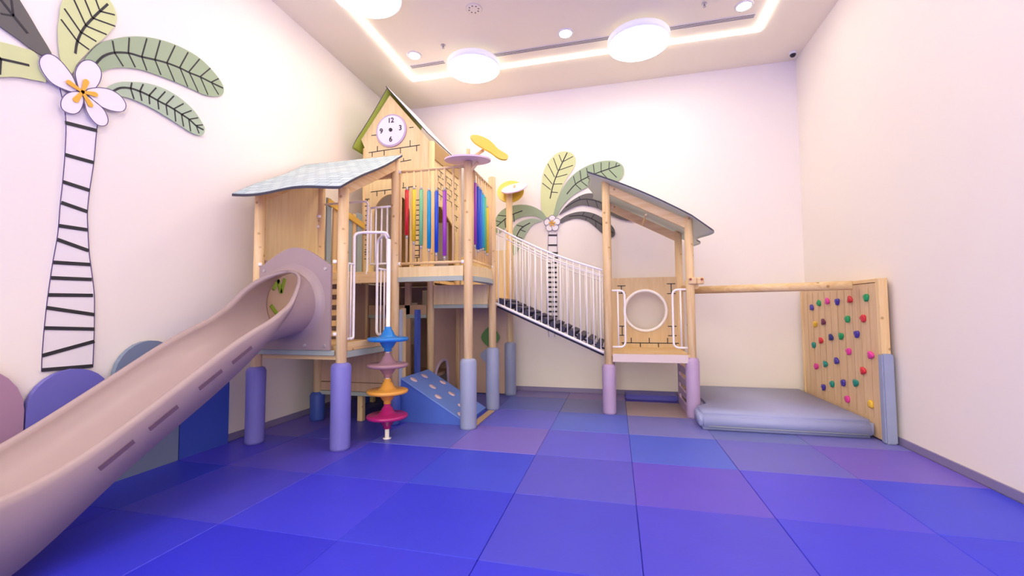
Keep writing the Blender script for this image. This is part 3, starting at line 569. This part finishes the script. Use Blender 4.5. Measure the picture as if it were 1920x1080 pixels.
for x, y, z in [(-3.07, -1.2, 2.22), (-2.13, -1.2, 2.22), (-2.05, -.13, 2.25), (-3.07, -1.2, 3.53), (-2.05, -1.12, 2.25)]: MB().lathe([(.02, -.022), (.026, -.015), (.026, .015), (.02, .022)], (x, y, z), M_PIPE, 12).build('fixing_clamp', PB)
M_PINKD = mat('pale_lilac_disc', 'f3d6e4', .4); M_YEL = mat('yellow_disc', 'e2bf3c', .4)
def leafdisc(parent, c, r, m, nrm, name='leaf_disc', peanut=False):
    nrm = Vector(nrm).normalized(); a = nrm.cross(Vector((0, 1, 0))).normalized(); U = -a if a.x < 0 else a; V = nrm.cross(U)
    if peanut: lp = smooth_loop([(r*1.15, 0), (r*.9, r*.42), (r*.3, r*.36), (-r*.1, r*.5), (-r*.6, r*.55), (-r*1.05, r*.25), (-r*1.1, -r*.25), (-r*.6, -r*.55), (0, -r*.5), (r*.4, -r*.4), (r*.95, -r*.38)], 5)
    else: lp = circ(0, 0, r, 44)
    return MB().plate([lp], .02, m, (Vector(c), U, V)).build(name, parent)
tag(leafdisc(p3, (-2.06, -1.2, 3.61), .315, M_PINKD, (.03, -.13, 1)), 'round pale lilac disc')
MB().lathe([(.025, 3.62), (.025, 3.77)], (-2.06, -1.18, 0), M_PINE, 12).tube([(-2.03, -1.18, 3.63), (-1.86, -1.12, 3.76)], .022, M_PINE, 10).tube([(-2.06, -1.18, 3.42), (-1.92, -1.18, 3.58)], .022, M_PINE, 10).build('branch', p3)
tag(leafdisc(p3, (-1.78, -1.1, 3.8), .27, M_YEL, (.5, -.55, .62), peanut=True), 'tilted yellow bean-shaped disc')

# ---- clock house (tower over modules C and D)
TW = thing('clock_house', (-3.73, .55, 0), 'tall timber clock house with green gable roof and brick print', 'play tower')
for x, y in [(-4.35, -.05), (-3.12, -.05), (-3.12, 1.14), (-4.35, 1.14)]:
    post(TW, x, y, 4.42, M_BLUEPAD if x < -4 else None, .4, padr=.1)
apx, apz, ez = -3.87, 5.33, 4.45
door = [(-4.16, 2.2), (-3.48, 2.2)]+[(-3.82+.34*math.cos(a), 3.2+.36*math.sin(a)) for a in [math.pi*k/16 for k in range(17)]]
fw_ = MB().plate([[(-4.32, 2.12), (-3.15, 2.12), (-3.15, ez), (apx, apz-.03), (-4.42, ez+.12), (-4.32, ez-.1)], door], .024, M_PANEL, XZ(-.1))
F = XZ(-.1); of = .0135
bl = [((-4.27, 4.32), (-3.3, 4.36)), ((-4.2, 4.32), (-4.2, 4.24)), ((-4.1, 4.33), (-4.1, 4.42)), ((-3.97, 4.33), (-3.97, 4.24)), ((-3.66, 4.34), (-3.66, 4.25)), ((-3.48, 4.35), (-3.48, 4.46)), ((-3.36, 4.36), (-3.36, 4.26)),
      ((-4.22, 4.62), (-4.1, 4.62)), ((-3.5, 4.68), (-3.42, 4.68)), ((-3.72, 4.10), (-3.46, 4.12)), ((-3.6, 4.11), (-3.6, 4.16)),
      ((-4.22, 3.62), (-3.36, 3.66)), ((-4.1, 3.62), (-4.1, 3.54)), ((-3.95, 3.64), (-3.95, 3.56)), ((-3.6, 3.66), (-3.6, 3.74)), ((-3.5, 3.66), (-3.5, 3.57))]
for z in (3.5, 2.58): bl += isym(-4.285, z, .045, .12)
for k in range(10): bl.append(((-4.32, 3.3-k*.085), (-4.255, 3.3-k*.085)))
for k in range(12): bl.append(((-3.38, 3.42-k*.085), (-3.30, 3.42-k*.085)))
bl.append(((-3.30, 3.45), (-3.30, 2.46)))
for z in (2.45, 2.25): bl += isym(-3.34, z, .06, .13)
bricks(fw_, bl, fr=F, off=of, w=.013); fw_ = fw_.build('front_wall', TW)
side = MB().plate([[(-.02, 3.15), (.12, 3.36), (.3, 3.38), (.6, 3.26), (.95, 3.1), (1.0, 2.2), (1.1, 2.2), (1.1, 4.43), (-.02, 4.43)], ], .024, M_PANEL, YZ(-3.09))
bl = []
for k in range(9):
    z = 4.0-k*.105; s0 = .05 if k % 2 else .16
    for q in range(4):
        y = s0+q*.25
        bl.append(((y, z), (y+.2, z-.01))); bl.append(((y+.1, z), (y+.1, z-.09)))
bl = [b for b in bl if b[0][1] > 3.48 or b[0][0] > .9]
bricks(side, bl, fr=YZ(-3.09), off=.0135, w=.012)
for z in (4.2, 4.3, 4.4): bar2(side, (0, z), (1.1, z), .01, M_EDGE, YZ(-3.09), .0135)
side.box((-3.08, -.02, 4.12), (-3.06, 1.12, 4.43), mat('eave_shade_brown', 'b8965c', .6))  # darker brown layer paints the eave's shade onto the upper wall boards
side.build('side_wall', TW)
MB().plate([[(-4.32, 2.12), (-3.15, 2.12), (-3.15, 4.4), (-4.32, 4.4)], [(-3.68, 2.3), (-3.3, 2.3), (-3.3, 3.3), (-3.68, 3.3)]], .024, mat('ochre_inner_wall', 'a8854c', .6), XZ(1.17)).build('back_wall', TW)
MB().box((-4.32, -.03, 2.04), (-3.15, 1.12, 2.1), M_PINEX).build('deck', TW)
M_LIME = mat('lime_green_roof', 'b0c240', .45)
def SL_(u, v):
    k = u; x = apx-.0-.70*k+.22*max(0, k-.8)**1.5*2; z = apz+.05-.98*k-.03*math.sin(k*math.pi)
    return Vector((x, -.2+1.45*v, z))
def SR_(u, v):
    x = apx-.03+.78*u; z = apz+.085-.90*u
    return Vector((x, -.2+1.45*v, z))
tag(sheet('roof_panel', TW, SL_, M_LIME, M_EDGE, 20, 4, .025), 'lime green left roof slope')
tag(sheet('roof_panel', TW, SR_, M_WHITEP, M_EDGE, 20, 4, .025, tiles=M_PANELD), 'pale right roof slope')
ck = MB().tube([(-3.83, -.115, 4.66), (-3.83, -.135, 4.66)], .285, mat('lilac_clock_rim', 'c9b3cf', .4), 44).tube([(-3.83, -.13, 4.66), (-3.83, -.142, 4.66)], .257, M_WHITEP, 44).build('clock', TW)
for s_, x, z in [('12', -3.83, 4.83), ('3', -3.65, 4.68), ('6', -3.83, 4.5), ('9', -4.01, 4.66)]:
    MB().text(s_, .125 if s_ != '12' else .12, .008, M_BLACK, ((x, -.144, z), (1, 0, 0), (0, 0, 1))).build('numeral', ck)
MB().tube([(-3.83, -.142, 4.665), (-3.83, -.16, 4.665)], .03, M_BLACK, 16).build('hub', ck)
# upper deck C between clock house and slide platform
UC = thing('middle_platform', (-3.75, -.62, 0), 'middle timber platform between slide platform and clock house, with picket wall', 'play platform')
MB().box((-4.33, -1.17, 2.04), (-3.17, -.1, 2.1), M_PINEX).box((-4.28, -1.24, 1.96), (-3.2, -1.2, 2.12), M_PINEX).build('deck', UC)
M_SKY = mat('grey_blue_picket', 'a3b5bb', .5)
for y, w, z0, z1, m, l in [(-1.05, .1, 2.15, 3.28, M_SKY, 'grey-blue picket'), (-.9, .09, 2.15, 3.15, M_PINE, None), (-.76, .1, 2.15, 3.2, M_PINE, None), (-.57, .2, 2.15, 3.17, M_SKY, 'wide grey-blue picket'), (-.40, .09, 2.15, 3.18, M_PINE, None), (-.25, .14, 2.15, 3.22, M_SKY, 'grey-blue picket')]:
    o = MB().box((-4.36, y-w/2, z0), (-4.33, y+w/2, z1), m).build('picket', UC)
    if l: o['label'] = l
tag(MB().beam((-4.315, -1.1, 3.22), (-4.315, -.15, 3.02), .025, .1, mat('yellow_board', 'ecc25a', .5)).build('yellow_rail', UC), 'sloping yellow board')
MB().box((-4.37, -1.15, 2.1), (-4.31, -.12, 2.2), M_PINEY).build('bottom_board', UC)
g = MB(); yg = -1.215
g.tube(round_path([(-4.28, yg, 3.14), (-3.57, yg, 3.14), (-3.57, yg, 2.16), (-3.57, yg-.02, 2.08)], .06), .016, M_PIPE)
g.build('guard_pipe', UC)
g = MB().tube(round_path([(-3.2, yg, 3.04), (-3.52, yg, 3.04)], .05), .015, M_PIPE).tube([(-3.52, yg, 2.23), (-3.2, yg, 2.23)], .015, M_PIPE)
g.tube(round_path([(-3.2, yg-.0, 2.24), (-3.26, yg, 2.24), (-3.26, yg, 3.04)], .03), .013, M_PIPE)
for x in (-3.52, -3.44, -3.35): g.tube([(x, yg, 2.23), (x, yg, 3.04)], .013, M_PIPE, 8)
g.build('guard_pipe', UC)
# lower rooms: low floor, brown partitions, frames
LR = thing('lower_den', (-3.7, 0, 0), 'shadowy low den with brown partitions under the clock house', 'play den')
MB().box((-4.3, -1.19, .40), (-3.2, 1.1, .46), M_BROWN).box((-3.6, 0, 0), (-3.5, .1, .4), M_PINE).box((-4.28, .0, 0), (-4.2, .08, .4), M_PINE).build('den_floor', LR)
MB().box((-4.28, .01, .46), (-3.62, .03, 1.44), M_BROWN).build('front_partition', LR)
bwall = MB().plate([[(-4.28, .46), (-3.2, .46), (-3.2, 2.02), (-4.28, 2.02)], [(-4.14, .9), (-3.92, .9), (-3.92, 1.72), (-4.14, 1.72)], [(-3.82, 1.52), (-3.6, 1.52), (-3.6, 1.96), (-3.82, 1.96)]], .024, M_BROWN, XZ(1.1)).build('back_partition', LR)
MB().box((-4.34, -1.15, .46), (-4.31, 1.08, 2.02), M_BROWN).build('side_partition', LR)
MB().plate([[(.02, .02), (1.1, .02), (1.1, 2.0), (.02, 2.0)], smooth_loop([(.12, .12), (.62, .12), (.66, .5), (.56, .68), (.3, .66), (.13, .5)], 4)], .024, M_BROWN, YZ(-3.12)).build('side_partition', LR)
MB().tube([(-3.105, a, b) for a, b in smooth_loop([(.12, .12), (.62, .12), (.66, .5), (.56, .68), (.3, .66), (.13, .5)], 4)], .026, mat('lilac_opening_rim', 'b4a2b8', .4), 8, closed=True).build('opening_rim', LR)
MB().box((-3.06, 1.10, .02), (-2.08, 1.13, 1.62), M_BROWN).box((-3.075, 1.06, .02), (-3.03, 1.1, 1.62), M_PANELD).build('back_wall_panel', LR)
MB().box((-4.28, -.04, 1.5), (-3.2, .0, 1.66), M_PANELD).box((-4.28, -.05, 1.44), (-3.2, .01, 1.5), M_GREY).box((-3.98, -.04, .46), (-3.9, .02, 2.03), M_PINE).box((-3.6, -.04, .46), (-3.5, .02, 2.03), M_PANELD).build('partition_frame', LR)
tag(MB().box((-3.16, -.56, .55), (-3.11, -.44, 1.58), M_BLUEPAD).build('blue_board', LR), 'blue edge board with white dots')
for y, h, z1 in [(-1.06, 'b9c6d2', 1.58), (-.96, 'e0c48c', 1.6)]:
    MB().box((-3.16, y-.045, .5), (-3.11, y+.04, z1), mat('den_board_'+h, h, .5)).build('entrance_board', LR)
lf = MB().plate([smooth_loop([(-2.6, 1.06), (-2.42, 1.26), (-2.24, 1.06), (-2.42, .88)], 5)], .02, mat('green_leaf_plate', '4f7d3c', .5), XZ(1.06)).build('leaf_plate', LR)
lf['label'] = 'dark green leaf-shaped plate'
MB().plate([smooth_loop([(-2.62, .72), (-2.44, .86), (-2.30, .7), (-2.44, .56)], 5)], .02, M_GPAD, XZ(1.06)).build('leaf_plate', LR)['label'] = 'grey leaf-shaped plate'
# ---- bridge landing (module D)
LD = thing('bridge_landing', (-2.6, .55, 0), 'timber landing behind the balcony where the bridge begins', 'play platform')
MB().box((-3.06, -.02, 1.70), (-2.06, 1.1, 1.75), M_PINEX).build('deck', LD)
MB().box((-3.05, -.09, 1.66), (-2.12, -.05, 1.98), M_PANEL).box((-3.05, -.10, 1.60), (-2.12, -.05, 1.66), M_GREY).build('fascia', LD)
p5 = post(LD, -2.06, 1.14, 3.8, M_GPAD, .97)
MB().box((-2.62, 1.16, 1.62), (-2.1, 1.19, 2.7), M_PANEL).box((-3.04, 1.16, 1.75), (-2.63, 1.19, 2.6), M_PANEL).build('back_panel', LD)
tag(leafdisc(p5, (-1.95, 1.1, 3.86), .25, M_PINKD, (-.1, -.6, .85)), 'round pale lilac disc')
tag(leafdisc(p5, (-2.06, 1.24, 3.84), .26, M_YEL, (.1, -.9, .4)), 'yellow disc behind the lilac one')
MB().lathe([(.022, 3.86), (.022, 3.92)], (-1.95, 1.1, 0), M_PINE, 12).build('branch', p5)

# ---- foam ramp
RP = thing('foam_ramp', (-2.65, -.55, 0), 'light blue padded wedge ramp with pale grip spots, below the balcony', 'ramp')
M_RB = mat('ramp_blue', '6f90dc', .45, .03, 3, bump=.1, bscale=10); M_RS = mat('ramp_side_blue', '4c6cc8', .5, .03, 3, bump=.2, bscale=8)
a = (-3.12, -2.14); y0, y1, h = -1.06, -.16, .60
bm_ = bmesh.new(); vv = [bm_.verts.new(p) for p in [(a[0], y0, 0), (a[1], y0, 0), (a[1], y0, .03), (a[0], y0, h), (a[0], y1, 0), (a[1], y1, 0), (a[1], y1, .03), (a[0], y1, h)]]
for f in [(0, 1, 2, 3), (7, 6, 5, 4), (0, 3, 7, 4), (1, 5, 6, 2), (0, 4, 5, 1)]: bm_.faces.new([vv[i] for i in f])
mb = MB().bm(bm_, M_RS); mb.build('ramp_body', RP)
d = Vector((a[1]-a[0], 0, .03-h)); nn = Vector((h-.03, 0, a[1]-a[0])).normalized()
R = Matrix((d.normalized(), (0, 1, 0), nn)).transposed()
mid = Vector(((a[0]+a[1])/2, (y0+y1)/2, (h+.03)/2))
MB().obox(mid+nn*.008, (d.length, y1-y0+.02, .016), M_RB, R, .006).build('ramp_top', RP)
for u, v in [(.1, .22), (.1, .62), (.32, .42), (.32, .85), (.5, .2), (.55, .63), (.78, .42), (.72, .86), (.88, .12)]:
    p = Vector((a[0], y0, h))+d*u+Vector((0, (y1-y0)*v, 0))+nn*.018
    MB().lathe([(.058, 0), (.055, .008), (.0, .012)], p, M_PINKP, 20, R).build('grip_spot', RP)
tag(MB().box((-2.08, -1.04, 0.003), (-1.98, -.2, .02), mat('tan_strip', 'c0a27c', .6)).build('edge_strip'), 'tan strip on the floor at the foot of the blue ramp', 'strip')

# ---- bridge
BR = thing('suspension_bridge', (-1.15, .55, .9), 'white-railed sloping bridge with dark treads between landing and lookout hut', 'play bridge')
xa, xb = -1.99, -.32; za, zb = 1.70, .95
zat = lambda x: za+(zb-za)*(x-xa)/(xb-xa)
for y, nm in [(-.05, 'near'), (1.1, 'far')]:
    g = MB(); n = 17
    topz = lambda x: 2.90+(2.16-2.90)*(x-xa)/(xb-xa)-.06*math.sin(math.pi*(x-xa)/(xb-xa))
    X = [xa+(xb-xa)*k/12 for k in range(13)]
    g.tube([(x, y, topz(x)) for x in X], .017, M_PIPE); g.tube([(x, y, topz(x)-.10) for x in X], .010, M_PIPE, 8)
    g.tube([(x, y, zat(x)-.03) for x in X], .022, M_PIPE)
    for k in range(n):
        x = xa+.04+(xb-xa-.08)*k/(n-1); g.tube([(x, y, zat(x)-.03), (x, y, topz(x))], .0095, M_PIPE, 8)
    g.build('railing', BR)
M_TREAD = mat('navy_rubber_tread', '23213c', .5)
for k in range(12):
    x = xa+.07+(xb-xa-.14)*k/11
    MB().beam((x-.045, .525, zat(x-.045)+.035), (x+.045, .525, zat(x+.045)+.035), 1.08, .085, M_TREAD, .006).build('tread', BR)
for y in (.02, 1.03):
    MB().tube([(x, y, zat(x)-.075) for x in X], .016, M_TREAD, 8).build('chain', BR)

# ---- lookout hut
HT = thing('lookout_hut', (.34, .6, 0), 'timber lookout hut with slanting sage roof, porthole panel and mauve post pads', 'play hut')
post(HT, -.25, .05, 3.55, M_MAUVE, .74, padr=.1); post(HT, .93, .05, 2.92, M_MAUVE, .86, padr=.095)
post(HT, -.25, 1.2, 3.5, M_MAUVE, .74, padr=.085); post(HT, .94, 1.2, 2.92, None)
MB().box((-.2, .0, .86), (.9, 1.2, .90), M_PINEX).build('deck', HT)
MB().box((-.19, -.02, .78), (.87, .02, .90), mat('pale_deck_front', 'e3cfc8', .5)).build('deck_front', HT)
MB().box((-.19, 1.18, .78), (.87, 1.22, .90), M_PINEX).build('deck_back', HT)
pnl = MB().plate([[(-.2, .9), (.9, .9), (.9, 2.12), (-.2, 2.12)], circ(.365, 1.54, .34, 44)], .024, wood('hut_panel', 'ddc090', 'd6b684', knots=False), XZ(1.17))
bl = isym(-.03, 1.98, .07, .13)+isym(.80, 2.0, .07, .17)+isym(-.03, 1.27, .07, .16)+isym(.8, 1.27, .07, .16)
bl += [((-.05, .98), (.9, .98)), ((.12, .98), (.12, 1.07)), ((.42, .98), (.42, 1.07)), ((.72, .98), (.72, 1.07)), ((-.02, .98), (-.02, .91)), ((.27, .98), (.27, .91)), ((.57, .98), (.57, .91)), ((.85, .98), (.85, .91))]
bricks(pnl, bl, fr=XZ(1.17), off=.0135, w=.015); pnl.build('porthole_panel', HT)
MB().tube([(.365+.35*math.cos(a), 1.155, 1.54+.35*math.sin(a)) for a in [2*math.pi*k/44 for k in range(44)]], .026, M_PIPE, 10, closed=True).build('porthole_ring', HT)
for x0, x1, xm in [(-.19, .0, -.1), (.87, .68, .79)]:
    g = MB().tube(round_path([(x0, .03, 1.85), (x1, .03, 1.85), (x1, .03, 1.0), (x0, .03, 1.0)], .09), .016, M_PIPE).tube([(xm, .03, 1.0), (xm, .03, 1.85)], .012, M_PIPE, 8)
    g.build('entrance_rail', HT)
def SR(u, v):
    x = -.52+1.72*u; y = -.2+1.55*v
    x += .07*math.sin(v*9.5)*(1 if u > .5 else .4)*abs(2*u-1)
    x -= .16*(v > .7)*(v-.7)/.3*(u > .6)*(u-.6)/.4*2 if False else 0
    z = 3.64-.72*u*1.28+.03*math.sin(u*3.1)*2-.05*max(0, u-.85)/.15
    return Vector((x, y, z))
rf = sheet('roof', HT, SR, M_TILE, M_EDGE, 40, 24, .025, tiles=M_SAGE)
for y in (.05, 1.2): MB().beam((-.22, y, 3.42), (.93, y, 2.80), .04, .13, M_PINEX).build('roof_beam', rf)
MB().tube([(.34, .1, 3.0), (.34, 1.16, 3.05)], .014, M_PINE, 8).build('cross_dowel', rf)
lad = [(.12, 0), (1.12, 0), (1.12, .85), (.12, .85)]; holes = []
for k in range(4):
    z = .12+k*.18
    holes.append([(.25, z), (.95, z), (1.0, z+.05), (.9, z+.09), (.6, z+.075), (.3, z+.09), (.2, z+.05)])
MB().plate([lad]+holes, .03, M_MAUVE, YZ(.88)).build('step_panel', HT)
# ---- beam and climbing wall
BM = thing('balance_beam', (1.9, .35, 1.8), 'round pine beam spanning from the lookout hut to the climbing wall', 'beam')
MB().tube([(1.03, .62, 1.86), (2.79, -.35, 1.85)], .058, M_PINEX, 20).build('log', BM)
MB().box((.96, .08, 1.86), (1.05, 1.13, 1.96), M_PINEY).build('cross_bar', BM)
kb = MB()
for x, y in [(.99, .62), (1.06, .02), (.95, -.02)]: kb.obox((x, y, 1.97), (.11, .06, .10), M_PINE, None, .015)
kb.build('wooden_block', BM)
eb = MB()
for x, y, z, in [(1.08, -.012, 1.99), (.92, -.055, 1.99)]: eb.tube([(x, y, z), (x, y-.02, z)], .017, mat('red_end_cap', '9a3a34', .4), 10)
eb.build('end_cap', BM)
CW = thing('climbing_wall', (2.9, .3, 0), 'wooden climbing board with coloured holds standing against the right wall', 'climbing wall')
M_BOARD = wood('climb_board', 'e6c79c', 'dcb98a', knots=False)
bd = MB().box((2.86, -.70, .02), (2.90, 1.34, 1.86), M_BOARD)
for k in range(10): bar2(bd, (-.55+k*.19, .25), (-.55+k*.19, 1.8), .004, mat('plank_gap', 'c8a47e', .6), YZ(2.86), -.002, .003)
bd.build('board', CW)
MB().box((2.86, -.765, .02), (2.95, -.70, 1.91), M_PINE).box((2.85, -.70, 1.865), (2.95, 1.36, 1.91), M_PINEY).box((2.85, 1.345, .02), (2.95, 1.4, 1.86), M_PINE).box((2.90, -.4, .5), (2.96, 1.3, .6), M_PINEY).build('frame', CW)
MB().box((2.845, -.795, .0), (2.965, -.70, 1.03), M_GPAD, .015).build('corner_pad', CW)
HC = {'purple': '4a3a9c', 'green': '1f9c5c', 'pink': 'e23c9c', 'red': 'd4303c', 'yellow': 'e8bc38', 'maroon': '6c2c4c', 'teal': '1f8c7c', 'navy': '2c2c74'}
for y, z, c in HOLDS:
    bm_ = bmesh.new(); bmesh.ops.create_icosphere(bm_, subdivisions=2, radius=.052)
    ph = random.random()*6
    for v in bm_.verts:
        co = v.co.copy(); f = 1+.22*math.sin(3*math.atan2(co.z, co.y)+ph)*(.4 if co.x > 0 else 1)
        v.co = Vector((co.x*.75, co.y*f, co.z*f*.9))
        if co.x < -.028: v.co.x *= .45+.3*random.random()
    tag(MB().bm(bm_, mat('hold_'+c, HC[c], .35), True, Matrix.Translation((2.845, y, z))).build('climbing_hold', CW), c+' climbing hold')
MT = MB()
bm_ = bmesh.new(); lp = [(.90, -.62), (2.84, -.62), (2.84, 1.52), (1.05, 1.52), (1.05, .0), (.90, -.16)]
f0 = bm_.faces.new([bm_.verts.new((x, y, .003)) for x, y in lp])
ex = bmesh.ops.extrude_face_region(bm_, geom=[f0])
for v in ex['geom']:
    if isinstance(v, bmesh.types.BMVert): v.co.z = .225
bmesh.ops.recalc_face_normals(bm_, faces=bm_.faces)
bmesh.ops.bevel(bm_, geom=[e for e in bm_.edges], offset=.045, segments=4, affect='EDGES')
MT.bm(bm_, mat('crash_mat_vinyl', 'a2a8d0', .45, .03, 2, bump=.3, bscale=5), True)
t = thing('crash_mat', (1.85, .48, 0), 'thick grey-blue crash mat on the floor below the climbing wall', 'crash mat')
MT.build('mat_body', t)
sm_ = MB().tube([(1.0, -.622, .055), (2.76, -.622, .055)], .004, M_GREY, 6); sm_.build('seam', t)
tag(MB().box((-.0, 1.12, .002), (.86, 1.52, .09), mat('violet_block', '5450b4', .5), .02).build('foam_block'), 'low violet-blue foam block against the back wall behind the hut', 'foam block')
